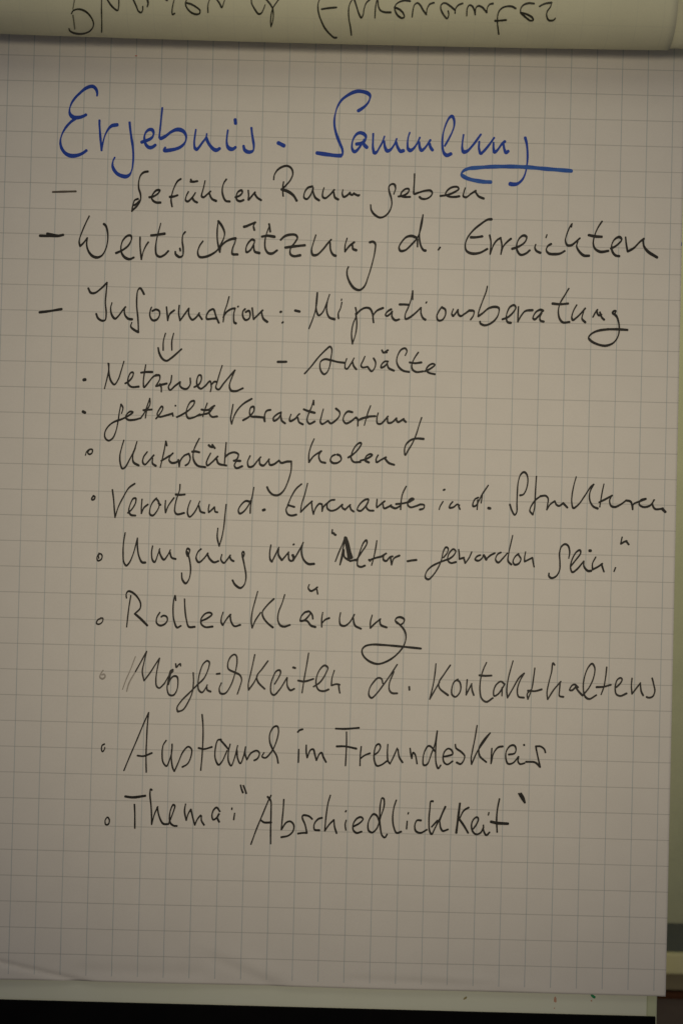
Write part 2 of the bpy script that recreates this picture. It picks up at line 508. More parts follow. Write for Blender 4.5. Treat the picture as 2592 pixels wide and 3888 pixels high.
SHEET_TEXT = '''
W|blue heading word "Ergebnis" in thick marker|blue|200,300,3.136|5.5,15
530,200 533,165 515,115 480,88 440,92 390,115 330,165 270,225 225,295 203,370 212,420 250,455 310,458 360,445 400,425; 272,472 215,515 150,590 110,670 95,740 105,810 140,870 190,905 245,915 310,905 365,880 405,850; 560,490 560,540 565,620 573,720 585,850; 585,850 605,740 630,660 670,590 710,555 745,548 772,545; 918,515 925,590 940,700 955,800 962,900 958,1000 945,1080 920,1135 880,1160 830,1155 775,1130 735,1085 715,1030 722,975 742,932; 1060,752 1110,735 1160,715 1195,680 1203,640 1185,605 1150,603 1115,630 1095,680 1098,740 1115,785 1150,815 1190,810 1225,785
+600,300,3.136
53,342 45,420 35,520 25,610 20,690 35,710; 35,710 90,680 150,635 210,605 260,603 305,625 333,670 335,720 315,765 275,805 215,832 150,845 95,852 75,850 75,835 88,815; 452,600 440,680 432,760 440,820 460,838 490,810 530,755 570,700 582,650; 575,700 600,760 640,815 680,845 710,842 735,825; 832,608 822,680 818,750 830,805 860,832 895,832 925,810; * 1.3 918,480 924,532; 1112,580 1118,640 1130,720 1140,790 1132,850 1100,868 1060,865 1030,840 1018,795
D|blue dash mark between the two heading words|blue|600,300,3.136|5.5,15
* 1.05 1430,760 1500,795
W|blue heading word "Sammlung" with a long underline stroke|blue|1150,300,3.136|5.5,15
655,380 710,345 760,300 790,250 797,200 770,170 720,152 660,145 600,158 530,195 460,250 410,330 383,420 373,500 378,580 405,680 440,770 468,840 468,895 440,912; 450,912 400,912 300,900 230,890 165,880; 635,775 690,765 735,735 748,690 725,655 680,640 640,655 605,700 585,760 585,830 610,865 640,850 680,800 718,740 725,715; 715,745 730,785 760,815; 835,650 832,740 832,820 850,880 875,870 910,815 945,750 970,680; 965,740 975,810 1000,855 1035,845 1080,790 1115,710; 1105,750 1125,810 1160,860 1195,852; 1270,635 1250,700 1243,780 1250,830 1275,850 1310,830 1355,770 1390,695; 1380,750 1390,820 1410,850 1440,830 1480,780 1515,725; 1505,770 1515,810 1540,848
+1600,300,2.6133
228,665 265,600 300,530 322,460 318,395 298,368 270,390 240,450 215,530 205,610 208,690 225,740 250,757 290,742; 415,552 405,620 402,690 415,722 450,715 500,665 550,600 587,548; 570,620 568,690 585,738 620,710 670,650 718,582; 712,630 712,690 722,725 750,705 790,650 825,618; 810,650 820,700 835,730 858,715; 1025,580 1040,640 1048,720 1048,800 1040,870 1025,940 995,1000 950,1038 905,1045 875,1040; ~lightblue 1484,912 1400,905 1250,893 1050,875 900,868 700,870 550,880 460,890 410,915 395,945 420,970 480,995 550,1010 620,1020 685,1022
D|thin brownish dash before the word "Gefühlen"|drygrey|160,600,2|4,7
82,258 150,256 258,253
W|black marker word "Gefühlen"|ink|160,600,2|4,8.5
805,102 775,108 750,130 735,180 735,230 748,275 748,320 725,360 690,395 682,405; 682,405 690,360 705,320 730,310; 700,360 720,345 745,320; 815,298 850,290 885,265 895,245 870,245 845,270 832,300 845,325 870,338 900,338; 1055,158 1030,175 1005,220 988,270 980,320 988,370; 970,295 1000,292 1030,282; 1112,255 1095,290 1090,320 1105,330 1140,300 1165,262; 1140,300 1155,325 1178,338; 1128,178 1150,180 1180,175; 1130,162 1135,180; 1238,172 1225,230 1212,290 1225,298 1255,275 1280,252; 1270,270 1290,310 1322,326; 1400,160 1380,190 1368,240 1375,290 1395,325 1425,330; 1467,298 1500,285 1520,262 1515,245 1490,255 1475,285 1480,318 1505,328 1530,318; 1565,245 1568,285 1566,318 1583,300 1612,264 1618,258; 1613,270 1633,300 1663,320
W|black marker word "Raum"|ink|944,600,2|4,8.5
190,165 195,130 220,90 260,65 295,60 325,80 335,120 315,170 285,205 262,230; 265,180 258,230 262,290; * 1.2 250,238 300,255 340,285 365,325; 485,215 450,225 425,260 420,300 440,312 470,280 490,225 488,250 505,300 535,322; 572,225 562,260 562,295 580,305 620,275 650,240; 645,260 655,300 680,315; 715,240 710,270 720,295 745,285 770,260; 765,270 785,280 800,265; 800,272 835,285 840,278
W|black marker word "geben"|ink|944,600,2|4,8
1112,210 1105,200 1085,198 1065,215 1065,250 1080,300 1085,350 1070,400 1035,440 995,452 955,430 930,395 925,355; 1105,200 1114,230 1100,275; 1135,292 1175,285 1210,260 1215,235 1190,235 1160,260 1155,285 1180,295 1225,295; 1258,120 1256,180 1252,240 1255,272 1290,262 1340,248 1380,248 1392,265 1380,290 1345,310 1310,308 1295,295
+1328,600,2
685,288 740,280 790,260 825,235 815,220 775,222 740,245 725,275 750,292 800,295 830,290; 875,225 865,255 860,290 880,298 920,270 955,248; 950,255 975,290 1015,308
D|thick dash before the word "Wertschätzung"|ink|120,800,2|4,9
65,190 130,192 200,192 243,183; 120,175 160,182 200,190
W|black marker word "Wertschätzung"|ink|120,800,2|3.8,9.5
440,40 415,90 385,160 363,230 370,270; 370,270 400,240 425,205; 425,205 420,260 435,310 465,345 500,355 535,340 565,290 580,220 578,160 565,115 550,100; 642,322 690,300 735,265 760,215 755,190 730,190 695,225 680,275 685,320 710,355 745,368 778,355; 825,200 825,270 835,370; 835,370 850,310 870,265 888,238; 982,95 965,160 948,230 942,290 950,335 975,350 1010,335 1040,305; 908,188 960,182 1012,174; 1168,160 1150,185 1145,230 1152,290 1148,340 1125,352 1095,330 1092,310; 1127,285 1130,305; 1302,230 1275,270 1262,320 1275,350 1310,352 1360,335 1410,300 1440,250 1462,200 1465,165 1445,115 1418,78; 1418,78 1410,150 1412,230 1430,315; 1430,315 1440,270 1475,235 1520,215 1550,210; 1550,210 1545,240 1525,290 1525,328 1565,332
+800,800,2
330,225 315,218 285,245 268,285 272,315 300,300 330,245 335,225; 325,260 335,310 370,322; 252,122 270,118 300,105 340,88; 338,90 325,115 332,148; 443,100 445,115 425,170 412,230 415,290 435,320 465,325 505,300; 388,197 430,190 485,198; 445,105 452,160; 530,222 560,195 600,182 645,185 658,205 640,240; 640,240 605,290 605,330 630,345 680,338; 565,280 640,270 715,262; 798,183 780,240 765,300 775,335 805,335 850,295 890,245 915,218; 905,240 910,300 930,335 948,342; 1035,208 1020,260 1018,312; 1018,312 1050,270 1090,238; 1075,260 1080,290 1105,300; 1205,240 1230,235 1248,250 1245,310 1225,400 1195,500 1165,575 1130,602 1090,590 1055,545 1035,490 1035,450 1045,425
W|black marker abbreviation "d." in the line of "Wertschätzung"|ink|1480,800,2|3.8,9.5
200,205 165,192 125,200 90,235 68,280 80,305 115,300 160,260 210,200 240,110 250,30; 250,30 232,110 222,200 235,270 255,300 270,303; 208,215 208,275; 380,278 365,298
W|black marker word "Erreichten"|ink|1480,800,2|3.8,9.5
770,65 740,68 690,100 630,150 585,210 570,265 580,305 620,325 680,320 738,290; 612,202 650,202 700,195; 755,185 765,240 758,332; 760,330 785,260 810,225 840,205; 838,205 848,265 840,332; 840,330 860,270 890,235 918,212; 925,290 980,270 1025,235 1035,200 1015,188 985,205 962,250 965,305 990,335 1030,325 1060,300; 1105,255 1098,280 1110,305 1140,320; 1190,182 1182,205; 1222,252 1195,270 1185,300 1205,325 1250,330 1290,325 1325,305; 1380,98 1360,130 1340,180 1330,230 1345,262 1375,262 1410,235 1440,208; 1375,125 1380,98; 1425,230 1415,270 1435,310 1470,340 1510,342
+1808,800,2
952,80 920,130 895,190 885,250 900,290 940,312 1000,305; 850,185 900,195 950,198; 1018,288 1060,265 1100,220 1085,200 1050,215 1025,260 1030,310 1055,340 1083,345; 1130,200 1135,250 1145,310; 1145,310 1190,285 1240,235 1270,212; * 1.1 1262,220 1270,270 1300,310 1370,355
T|small blue pen tick at the right edge of the sheet|blue|1808,800,2|2,3
1556,240 1555,266
D|thick dash before the word "Information"|ink|120,1050,2|5,9
62,272 140,262 230,247
W|black marker word "Information" followed by a colon|ink|120,1050,2|4,8.5
432,88 450,122 480,125 530,90 575,45; 575,45 568,120 562,200 568,280 560,330 535,335 505,315 492,282; 612,198 602,240 610,290 635,320 660,300 690,260 715,230; 705,240 710,290 735,320 765,325; 855,135 840,105 825,88 808,105 800,160 800,230 808,310 812,390 812,422; 812,422 780,405 755,380 762,348; 912,232 902,260 900,300 920,332 950,328 972,295 970,262 945,250 918,262; 1025,230 1030,280 1035,335; 1035,335 1050,285 1085,255; 1122,218 1118,280 1128,335; 1128,335 1160,290 1195,240; 1195,240 1195,290 1220,328 1250,310 1275,275; 1270,290 1295,325; 1390,262 1380,248 1350,260 1328,300 1332,322 1370,320 1400,318; 1388,258 1400,300 1422,352
+800,1050,2
140,152 125,210 105,270 95,345; 95,310 120,270 160,245 185,242; 185,242 175,290 180,350 192,355; 210,225 206,231; 262,245 245,265 245,305 265,330 290,320 300,285 290,260 265,270; 315,238 320,280 325,325; 325,325 355,295 395,255; 385,270 400,320 430,345; 528,270 536,266; 542,352 550,345
D|short dash before the word "Migrationsberatung"|ink|800,1050,2|4,8.5
640,258 675,266
W|black marker word "Migrationsberatung" with a wide looped tail|ink|800,1050,2|3.8,8.5
810,122 805,200 785,290 745,397; 808,122 800,200 802,260 820,295 850,270 880,200 902,135; 902,135 885,190 880,260 900,310 940,325; 995,195 985,240 968,280 970,320; 993,170 991,182; 1098,235 1105,270 1103,290; 1103,290 1130,260 1170,238 1205,242 1225,275 1235,350; 1235,350 1232,300 1260,260 1308,238; 1100,280 1108,350 1100,430 1075,512; 1075,512 1068,430 1080,360 1105,300; 1370,248 1345,262 1325,290 1335,300 1365,280 1375,265; 1378,262 1375,305 1400,332 1430,325
+1480,1050,2
172,108 160,170 140,230 115,290 118,322 150,310 200,270 235,235; 72,212 110,212 145,215; 172,108 172,175; 235,235 235,280 250,315 268,328; 278,192 272,202; 395,228 375,255 355,300 365,332 395,330 420,290 418,250 395,235; 480,245 468,285 480,300; 480,300 500,275 515,250; 515,250 518,285 535,300 570,280 600,258; 600,258 635,262 632,295 610,328; 738,72 730,110 700,190 672,270 668,302; 668,302 700,280 750,240 800,230 825,240 820,290 795,330 755,360 715,370 685,355 682,340
+1808,1050,2
195,325 235,310 275,275 298,235 285,217 255,230 235,265 225,310 235,345 260,352; 318,228 315,280 312,345; 312,345 340,295 370,262 425,255; 505,260 485,252 450,270 428,315 440,325 470,300 500,262; 495,275 480,310 485,335 510,342; 700,90 670,140 635,200 620,260 630,320 655,348 705,345; 575,205 630,210 695,205; 760,215 735,260 722,310 730,330 760,310 800,270 825,240; 812,265 800,320 825,348; 882,308 900,275 918,250; 912,255 918,285 930,295 948,288; 935,270 950,310 968,328; 1055,262 1040,262 1030,275 1045,285 1055,268; 1035,280 1060,300 1078,350 1082,410 1070,460 1035,505 980,525 920,515 870,490 850,465 865,440 910,415 980,402 1060,400 1145,405
A|double arrow pointing down below the word "Information"|ink|260,1250,2|4,7.5
738,30 722,90 720,160; 800,30 786,90 786,160; * 1.1 682,140 690,180 715,225 745,240 780,220 860,150
B|black dot bullet beside "Netzwerk"|ink|260,1250,2|9,11
116,385 130,382
W|black marker word "Netzwerk"|ink|260,1250,2|4,8
303,258 308,300 300,350 275,452; 308,260 310,340 325,395 350,420 380,380 400,320 423,243; 432,412 460,395 490,355 492,328 475,330 455,370 455,415 480,438 535,436; 588,270 578,330 570,400 575,440 600,415 640,365 670,345; 552,330 590,325 638,325; 660,352 690,350 695,375 665,432; 665,432 748,412; 695,415 705,440 706,476; 785,350 778,400 760,440 772,462 810,430 850,400; 850,400 848,430 870,450 900,452 925,420 925,370; 955,440 990,420 1010,380 1005,350 990,350 975,390 980,430 1005,452 1040,430; 1040,430 1075,395 1085,440 1078,475; 1085,420 1110,398 1125,400; 1168,275 1150,330 1130,400 1120,445 1140,458 1180,410 1230,350 1265,310; 1265,310 1240,370 1222,430 1235,465 1270,470 1325,448
D|short dash before the word "Anwälte"|ink|960,1290,2|5,8.5
188,168 225,168 255,167
W|black marker word "Anwälte"|ink|960,1290,2|3.8,7.5
392,258 440,205 500,130 560,70 585,52 598,70 592,140 580,210 560,250 540,262 518,240 508,200 515,165 545,148 590,155 640,168 695,175; 712,142 700,180 700,215 712,222 745,180 768,138; 755,165 765,200 785,225; 850,125 835,160 820,195 830,210 870,205; 870,205 900,240 925,210 930,170 915,140; 1025,165 1000,165 975,190 972,212 1000,200 1020,178; 1018,185 1030,215 1070,235; 978,78 990,98 1025,78; 1000,95 1015,95; 1155,120 1168,85 1155,65 1125,75 1100,115 1090,160 1105,205 1140,235 1185,245; 1255,95 1225,140 1205,190 1210,225 1240,245 1290,240; 1188,172 1230,178 1278,172; 1302,240 1345,220 1380,190 1365,182 1335,195 1315,225 1330,248 1380,262
B|black dot bullet beside "geteilte"|ink|260,1490,2|9,11
111,145 128,154
W|black marker word "geteilte"|ink|260,1490,2|3.8,7.5
400,90 388,150 378,220 360,300 335,350 305,366 280,345 278,305 300,262 345,225 400,205 435,190; 400,90 415,115 405,160; 432,190 460,175 490,150 470,145 445,165 435,190 455,208 500,208 550,195; 550,195 580,150 600,100 618,45; 618,45 620,90 595,140 585,195; 570,135 600,132 635,130; 665,200 690,170 718,120 710,105 690,130 675,165 690,185 740,175 790,160; 790,155 795,180; 812,99 814,103; 822,188 860,170 920,130 955,85 955,65 930,70 905,110 895,160 910,195 950,190 1000,165; 1055,80 1040,120 1020,185; 1010,130 1040,135 1070,130; 985,175 1030,165 1065,155 1100,115; 1110,100 1075,125 1070,160 1090,185 1130,182
W|black marker word "Verantwortung" with a long crossing tail|ink|850,1490,2|4,8
70,90 60,150 52,200 60,240; 60,240 80,175 110,125 150,85 212,48; 145,212 190,185 228,140 225,108 205,115 195,150 205,180 250,185 300,190; 300,190 310,222; 312,220 310,170 325,140 355,132; 435,150 405,165 375,195 380,215 410,200 435,160; 430,170 440,215 465,235; 510,165 498,200 502,218 540,200 565,170 575,162; 560,190 570,225 600,243; 680,60 665,110 640,170 632,215 650,238 690,220; 605,128 650,145 690,155; 680,60 682,95; 755,125 740,180 732,225 745,240 790,215; 790,215 810,235 845,215 875,180 878,150 850,122; 975,150 940,145 915,170 905,210 925,235 955,225 1000,190; 1000,190 1015,205 1015,255; 1015,255 1020,215 1050,195 1090,190; 1113,100 1090,160 1065,250; 1020,210 1090,185 1150,180; 1170,155 1160,200 1165,235 1190,238 1225,205 1245,180; 1240,195 1245,230 1270,230 1310,195; 1305,200 1320,225 1350,210 1365,200; 1360,205 1380,225; 1500,190 1480,250 1460,315 1430,385 1400,435 1375,475 1370,430 1385,390 1420,360 1460,350 1515,353
B|small ring bullet beside "Unterstützung"|ink|300,1650,2|3.5,6.5
50,158 60,130 85,112 103,115 100,140 80,150 68,135 78,120
W|black marker word "Unterstützung" with a deep curved tail|ink|300,1650,2|4,8
342,42 325,100 312,160 315,220 330,258 350,250 385,190 420,120 442,52; 430,100 410,160 415,210 455,235; 520,130 492,170 485,210 500,228 540,190 570,155; 560,180 560,220 585,238; 660,50 650,110 635,180 618,250; 625,200 650,185 690,160; 660,50 668,85; 690,165 715,140; 690,170 685,195 705,215 740,210 760,195; 755,190 762,245; 762,245 770,200 800,160 835,145; 835,145 845,180 830,220 808,235; 915,28 890,75 870,130 870,190 900,235 960,248; 860,130 885,128 915,135; 1000,140 980,180 968,215 975,235 1010,210 1055,165; 1045,185 1060,220 1120,235; 985,80 1000,92 1015,95; 1012,76 1032,104; 1118,60 1112,130 1105,220; 1110,170 1140,145 1180,135 1210,150 1200,185 1180,200; 1175,198 1225,200; 1195,200 1180,235 1195,255 1240,240; 1300,160 1280,210 1290,245 1320,240 1350,205 1380,170; 1370,185 1375,225 1400,235 1445,185; 1440,195 1450,230 1480,225 1520,195; 1520,200 1535,215 1580,205 1612,205; 1612,205 1610,270 1585,360 1550,430 1510,460 1470,455 1440,425 1428,398
W|black marker word "holen"|ink|960,1650,2|4,8
465,32 440,90 425,150 425,212; 425,212 460,165 520,125; 515,130 500,160 515,205 550,215; 625,152 600,165 588,195 605,215 640,215 670,190 660,160 640,152; 722,175 760,150 800,110 822,70 815,62 785,80 755,130 745,180 765,208 815,208; 815,198 860,185 905,155 890,148 860,165 850,195 880,212; 950,155 935,185 938,210 975,190 1010,172; 1000,180 1030,215 1072,230
B|small ring bullet beside "Verortung"|ink|300,1800,2|4,7
115,165 100,180 100,195 118,190 122,172 110,165
W|black marker word "Verortung"|ink|300,1800,2|3.8,7.5
255,118 265,200 270,270 275,330; 275,330 300,250 340,170 380,105 425,72; 372,295 400,270 430,220 432,185 415,185 390,230 380,280 395,310 430,315; 480,190 475,250 475,300; 475,300 495,255 525,230; 590,182 560,215 540,265 540,305 560,315 590,285 610,240 605,210 595,195; 605,220 620,235; 658,200 655,250 658,295; 658,295 680,240 722,180; 768,78 765,120 745,180 730,240 728,285 745,305 800,295; 735,155 770,158 805,155; 848,200 830,250 825,300 840,325 870,300 900,250 918,205; 910,240 925,285 955,295; 990,230 983,265 985,292; 985,292 1010,270 1030,250; 1030,260 1035,285 1052,290; 1118,230 1110,300 1100,400 1085,480 1065,548; 1065,548 1050,480 1055,410
W|black marker abbreviation "d." after "Verortung"|ink|300,1800,2|4,7.5
1300,210 1265,205 1230,235 1210,275 1220,300 1250,285 1285,240 1310,190 1328,100; 1310,200 1302,250 1300,298; * 1.4 1396,275 1410,270
W|black marker word "Ehrenamtes"|ink|1000,1780,2|4,7.5
290,115 250,150 215,205 185,275; 185,275 235,290; 185,280 172,310 185,345 215,355 250,348; 335,110 315,190 290,270 282,330; 282,330 320,290 370,245; 365,250 370,300 380,345; 380,345 395,300 425,265 445,270; 445,270 445,325; 445,325 455,290 490,255; 540,235 510,240 485,265 485,300 510,318 550,310 600,270; 600,270 598,295 620,310; 620,310 640,290 660,272; 655,280 665,310 685,325; 795,230 770,235 730,270 712,310 735,320 770,290 800,235; 795,250 780,290 800,315 835,318; 862,230 858,280 860,295; 860,295 895,265 920,245; 905,265 915,300 945,290 970,275; 965,285 1000,300 1040,280; 1083,132 1055,190 1045,240 1040,310; 1005,268 1060,262 1110,250; 1110,250 1140,230 1125,225 1100,245 1095,275 1115,292 1150,285 1190,270; 1190,270 1218,275 1215,300 1185,310
W|black marker word "in" after "Ehrenamtes"|ink|1000,1780,2|4,7.5
1362,248 1340,285 1332,310; 1365,162 1375,157; 1435,250 1415,275 1410,295 1440,292 1470,270 1485,278; 1480,285 1490,308
W|black marker abbreviation "d." before "Strukturen"|ink|1780,1760,2|4,7.5
70,258 45,270 28,305 30,325 50,320 75,280 95,240 145,165; 65,275 60,350; 100,240 90,300; * 1.3 145,338 160,341
W|black marker word "Strukturen"|ink|1780,1760,2|3.8,8
385,242 410,235 435,190 445,120 435,80 415,65 390,85 372,140 365,220 362,300 360,370 345,390 325,360 308,310; 510,97 505,170 500,260 495,340 483,388; 483,388 460,360 465,335 500,280 540,248; 540,248 580,245 598,265 595,310 588,352; 588,352 615,310 650,285; 650,285 660,310 680,322 715,300; 712,300 745,335; 812,100 795,160 780,240 778,300 790,338 830,310 880,240; 880,240 920,180 945,158; 945,158 915,220 915,280 940,325 975,342; 1022,155 1008,220 990,330; 985,295 1035,270 1085,242; 1080,245 1065,280 1075,320 1105,330 1150,310 1190,280; 1190,280 1225,290 1240,350; 1240,350 1245,310 1285,290 1340,268; 1340,268 1300,280 1290,310 1320,330 1370,320 1405,275; 1400,275 1390,310 1410,345 1450,345 1470,340; * 1.3 1465,345 1488,368
B|small ring bullet beside "Umgang"|ink|320,2000,2|3.5,6
115,198 98,235 105,258 130,248 137,220 125,205 110,215 112,240
W|black marker word "Umgang"|ink|320,2000,2|3.8,8
312,45 300,120 296,200 302,270 320,295 345,270 375,200 405,85; 405,85 405,150 415,220 440,270 465,272; 520,145 512,200 520,255 535,268 560,210 575,165; 570,175 580,215 605,250 635,215 655,175; 650,190 665,235 695,245; 785,225 775,190 785,165 800,175 795,210; 782,190 800,250 808,330 795,400 770,430 745,400 740,350; 888,168 865,190 850,240 870,270 905,245 940,200; 935,205 950,240 985,270 1020,260; 1045,210 1038,250 1060,275 1085,250 1110,215; 1105,225 1115,250 1135,262; 1205,225 1198,200 1208,188 1215,210 1205,235; 1200,220 1215,290 1228,380 1215,440 1185,465 1145,440 1125,405
W|black marker word "mit"|ink|980,1980,2|4,8.5
97,178 88,240 92,290 105,305; 105,305 130,255 158,195; 155,205 155,255 180,295; 180,295 205,265 232,232; 230,245 235,290 255,300 272,262; * 1.3 262,255 272,275; 272,172 266,177; 265,300 300,240 325,195 343,158; 335,175 328,230 345,290 380,322 425,322
W|heavy overwritten black word "Alter" after a small quotation mark|ink|980,1980,2|4,8
563,62 562,90 575,88; 575,88 578,98 588,102; 660,118 640,170 610,240 585,305; 660,118 645,200 620,330; * 2.0 662,125 682,190 695,240 706,275; * 1.6 660,120 675,200 688,290; 620,330 640,270 650,220; 650,215 655,270 700,300; 700,300 745,290; 740,300 780,240 825,165 820,142 800,160 775,220 755,290 755,335 780,345 810,335; 900,145 890,210 875,280 860,333; 840,290 850,300; 845,295 880,280 940,265; 940,262 975,240 955,255 950,290 970,300 1000,270 1020,265; 1005,280 1012,330; 1012,330 1030,280 1072,258
D|dash between "Alter" and "geworden"|ink|980,1980,2|5,8.5
1132,302 1160,297 1200,292
W|black marker word "geworden"|ink|980,1980,2|3.8,7.5
1405,275 1435,235 1440,205 1425,195 1405,225 1390,290 1365,350 1325,410 1290,440 1268,425 1275,385 1310,345 1365,315 1430,290
+1640,2000,2
120,250 160,220 178,185 160,170 140,185 120,220 118,255 140,275 180,268; 200,172 205,215 205,245; 205,245 240,235; 240,240 250,278; 250,278 280,235 300,190; 365,215 340,225 325,248 350,258 380,235 385,215; * 1.3 390,215 410,250; 410,245 440,218 475,200; 520,195 495,210 480,250 500,272 535,240 570,200; 610,65 595,130 580,200 575,260 600,288; 655,205 630,225 612,265 625,288 655,280 672,245 655,215; 708,190 700,235 700,265; 700,265 730,250 760,235; 760,235 765,270 772,305
W|black marker word "Sein" followed by a full stop|ink|1640,2000,2|4,8.5
1035,240 1042,190 1030,145 1008,132 980,150 965,200 968,270 965,330 940,375 905,390 885,375 885,352; 1050,300 1090,250 1125,200 1120,178 1095,190 1060,250 1048,310 1062,345 1095,325 1130,285 1150,260; 1150,262 1150,300 1180,335 1205,335; * 1.3 1192,182 1202,182; 1240,230 1215,280 1215,325; 1215,325 1255,305 1290,280; 1285,290 1302,342; 1390,310 1378,340
Q|black closing quotation mark after "Sein"|ink|1640,2000,2|4,8.5
1440,78 1428,132; 1430,130 1455,115 1475,108; 1472,112 1490,135
B|small ring bullet beside "Rollenklärung"|soft|340,2180,2|3.5,6
92,332 62,350 55,375 75,380 100,360 102,335 85,335
W|black marker word "Rollenklärung" with a wide looped tail|ink|340,2180,2|3.8,7.5
282,182 280,150 295,130 325,138 365,175 388,220 385,260 345,300; * 1.15 345,300 385,335 440,390; 315,162 302,240 292,320 283,402; 535,290 512,330 510,370 535,390 570,380 592,350 585,322 560,315 545,325; 655,200 650,162 640,200 635,280 642,350 665,405 695,392; 722,188 725,260 735,340 755,400 800,400; 850,355 895,335 930,305 915,292 880,300 848,340 850,380 880,402 935,398; 1015,288 1002,330 1000,365 1012,388; 1012,388 1045,335 1072,305; 1068,310 1075,360 1100,395 1145,385
+940,2180,2
77,130 55,210 35,290 28,360 35,410; 35,410 60,350 100,290; 200,187 150,235 112,290 120,330 150,370 192,405; 282,155 262,220 235,290 230,350 250,390 280,398 322,385; 465,282 435,290 405,325 400,355 430,350 465,315 480,290; 470,283 490,310 495,340; 400,355 450,355 480,390 515,402; 468,78 460,105 480,128 510,115 530,98; 525,115 532,152; 570,290 562,340 562,402; 565,370 590,345 620,333; 705,292 697,340 705,385 735,393 770,370 800,325 810,305; 800,330 815,390 860,415; 945,310 932,360 930,410; 930,410 965,375 1008,340; 1002,345 1010,385 1055,405; 1135,375 1120,350 1135,330 1165,328 1188,345 1180,370 1160,385; 1125,360 1165,395 1195,440 1200,490 1180,550 1120,620 1050,665 985,682 920,660 875,615 868,575 890,548 940,535 1030,538 1150,548 1315,565
B|faint grey ring bullet beside "Möglichkeiten"|faint|340,2440,2|3.5,6
105,210 88,235 80,262 100,275 120,258 112,240 95,245
W|dark word "Möglichkeiten" starting with faded grey strokes|soft|340,2440,2|3.8,7
~faint * 0.8 350,105 310,210 275,290 252,355; ~faint 283,370 300,310 350,220; 350,220 400,130 435,65; 435,65 415,150 402,220 415,290; 415,290 460,230 505,160 533,118; 533,118 515,200 505,280 510,330 530,345 570,310; 570,310 605,250 635,215; 635,205 615,215 600,280 590,350 605,395 635,400 660,370 672,310 665,260 640,255 615,280 600,320; 620,215 605,300; 655,160 660,188 675,170; 675,170 690,160 692,178; 788,228 790,300 780,380 750,450 710,510 670,525; 670,525 665,495 700,440 760,380 820,320; 820,320 870,270 905,190 910,150 895,138 865,160 840,220 825,300 830,360 855,378 885,340 895,320; 890,335 895,360 920,372; 965,238 990,235; 1002,305 985,350 995,385 1030,385 1075,320 1105,230 1120,150 1115,100 1100,90 1070,110 1050,160 1055,200 1100,225 1140,245 1155,280 1140,340 1122,392; 1255,90 1238,170 1220,250 1205,320 1208,360; 1208,360 1250,300 1275,250; 1355,138 1310,200 1270,255 1280,300 1330,352
+1000,2460,2
85,275 115,225 130,190 125,170 100,175 70,230 55,290 60,345 80,358 120,320 180,225; 180,225 182,290 205,322 235,310; 225,148 242,153; 343,38 330,120 310,230 293,342; 262,248 310,255 350,245 380,235; 380,295 430,260 475,190 488,150 465,133 435,155 405,215 400,280 420,320 460,328 495,315; 538,170 520,230 515,285; 515,285 555,275 578,280; 570,280 575,320 580,343
W|dark marker abbreviation "d." before "Kontakthaltens"|soft|1000,2460,2|4,7
905,270 895,235 870,228 835,260 805,310 800,360 820,380 860,345 910,280 960,210 1015,125; 990,180 955,270 955,320 975,343 1015,345; * 1.2 1105,295 1107,320
W|dark marker word "Kontakthaltens"|soft|1600,2460,2|4,7.2
108,120 100,200 85,290 60,390; 60,390 100,320 135,260; 218,130 170,200 130,265 135,305 200,360; 275,238 245,260 228,310 230,355 255,372 285,345 297,300 285,255 262,245; 345,240 340,300 337,358; 337,358 360,310 380,270; 378,280 382,320 395,360; 492,110 465,170 445,250 442,330 455,385 490,410 540,380; 437,208 480,212 530,210; 628,275 600,255 565,280 545,330 550,365 580,350 615,300 630,275; 610,300 608,365; 693,98 675,160 655,240 645,320 650,380; 650,380 690,310 740,225 778,192; 778,192 745,250 725,320 735,370 775,378; 858,152 848,230 835,310 805,390; 805,390 800,350 825,320; 805,325 860,328 910,315; 1008,130 995,115 985,180 965,260 950,340 955,392; 955,392 1000,320 1055,255; 1050,260 1045,320 1045,365 1075,372; 1185,300 1160,278 1140,285 1122,320 1140,322 1165,300; 1165,295 1190,330 1220,362; 1220,362 1270,300 1305,220 1312,150 1292,120 1262,150 1235,220 1225,300 1240,370 1270,388 1325,358; 1403,145 1395,220 1380,300 1360,355; 1325,298 1380,295 1435,280
+1780,2460,2
1115,300 1145,270 1160,240 1150,228 1125,240 1108,290 1115,350 1145,365 1195,345; 1235,230 1230,290 1235,350; 1235,350 1265,310 1300,265; 1298,275 1305,330 1320,362; 1388,230 1400,280 1408,330 1390,370 1360,378 1345,372
B|small ring bullet beside "Austausch"|ink|340,2680,2|3.5,6
115,290 98,300 92,330 100,348 115,330 118,315
W|dark marker word "Austausch"|ink|340,2680,2|4,6.8
262,492 300,400 360,260 410,140 450,50; 450,50 440,150 435,250 430,380 432,505; 365,378 410,382 475,358; 583,262 560,300 552,370 560,430 585,458 605,420 625,350 628,290; 625,330 622,400 632,470 645,498; 645,498 675,430 710,350 750,310 775,330 772,380 745,440 705,465; 855,65 862,150 862,250 855,380 845,490; 828,320 870,328 930,312; 1000,255 975,260 955,330 955,400 980,448 1005,425 1045,340; 990,255 1030,300 1055,330; 1068,290 1055,350 1055,420 1075,455 1100,400 1125,300; 1120,340 1125,400 1145,438 1170,380 1185,310; 1185,310 1180,360 1195,410; 1195,410 1225,360 1270,340 1290,360 1275,400 1250,415; 1325,355 1310,385 1335,395 1380,350 1415,280 1435,190 1425,155 1400,160 1370,210 1368,270 1385,320 1420,380 1432,435
W|dark marker word "im"|ink|1000,2700,2|4.5,7
268,290 265,390; 260,160 275,145 298,138; 325,258 325,310 332,355; 332,355 358,295 378,290 390,330 402,375; 402,375 425,325 440,315 455,350 475,388
W|dark marker word "Freundeskreis"|ink|1000,2700,2|4,7
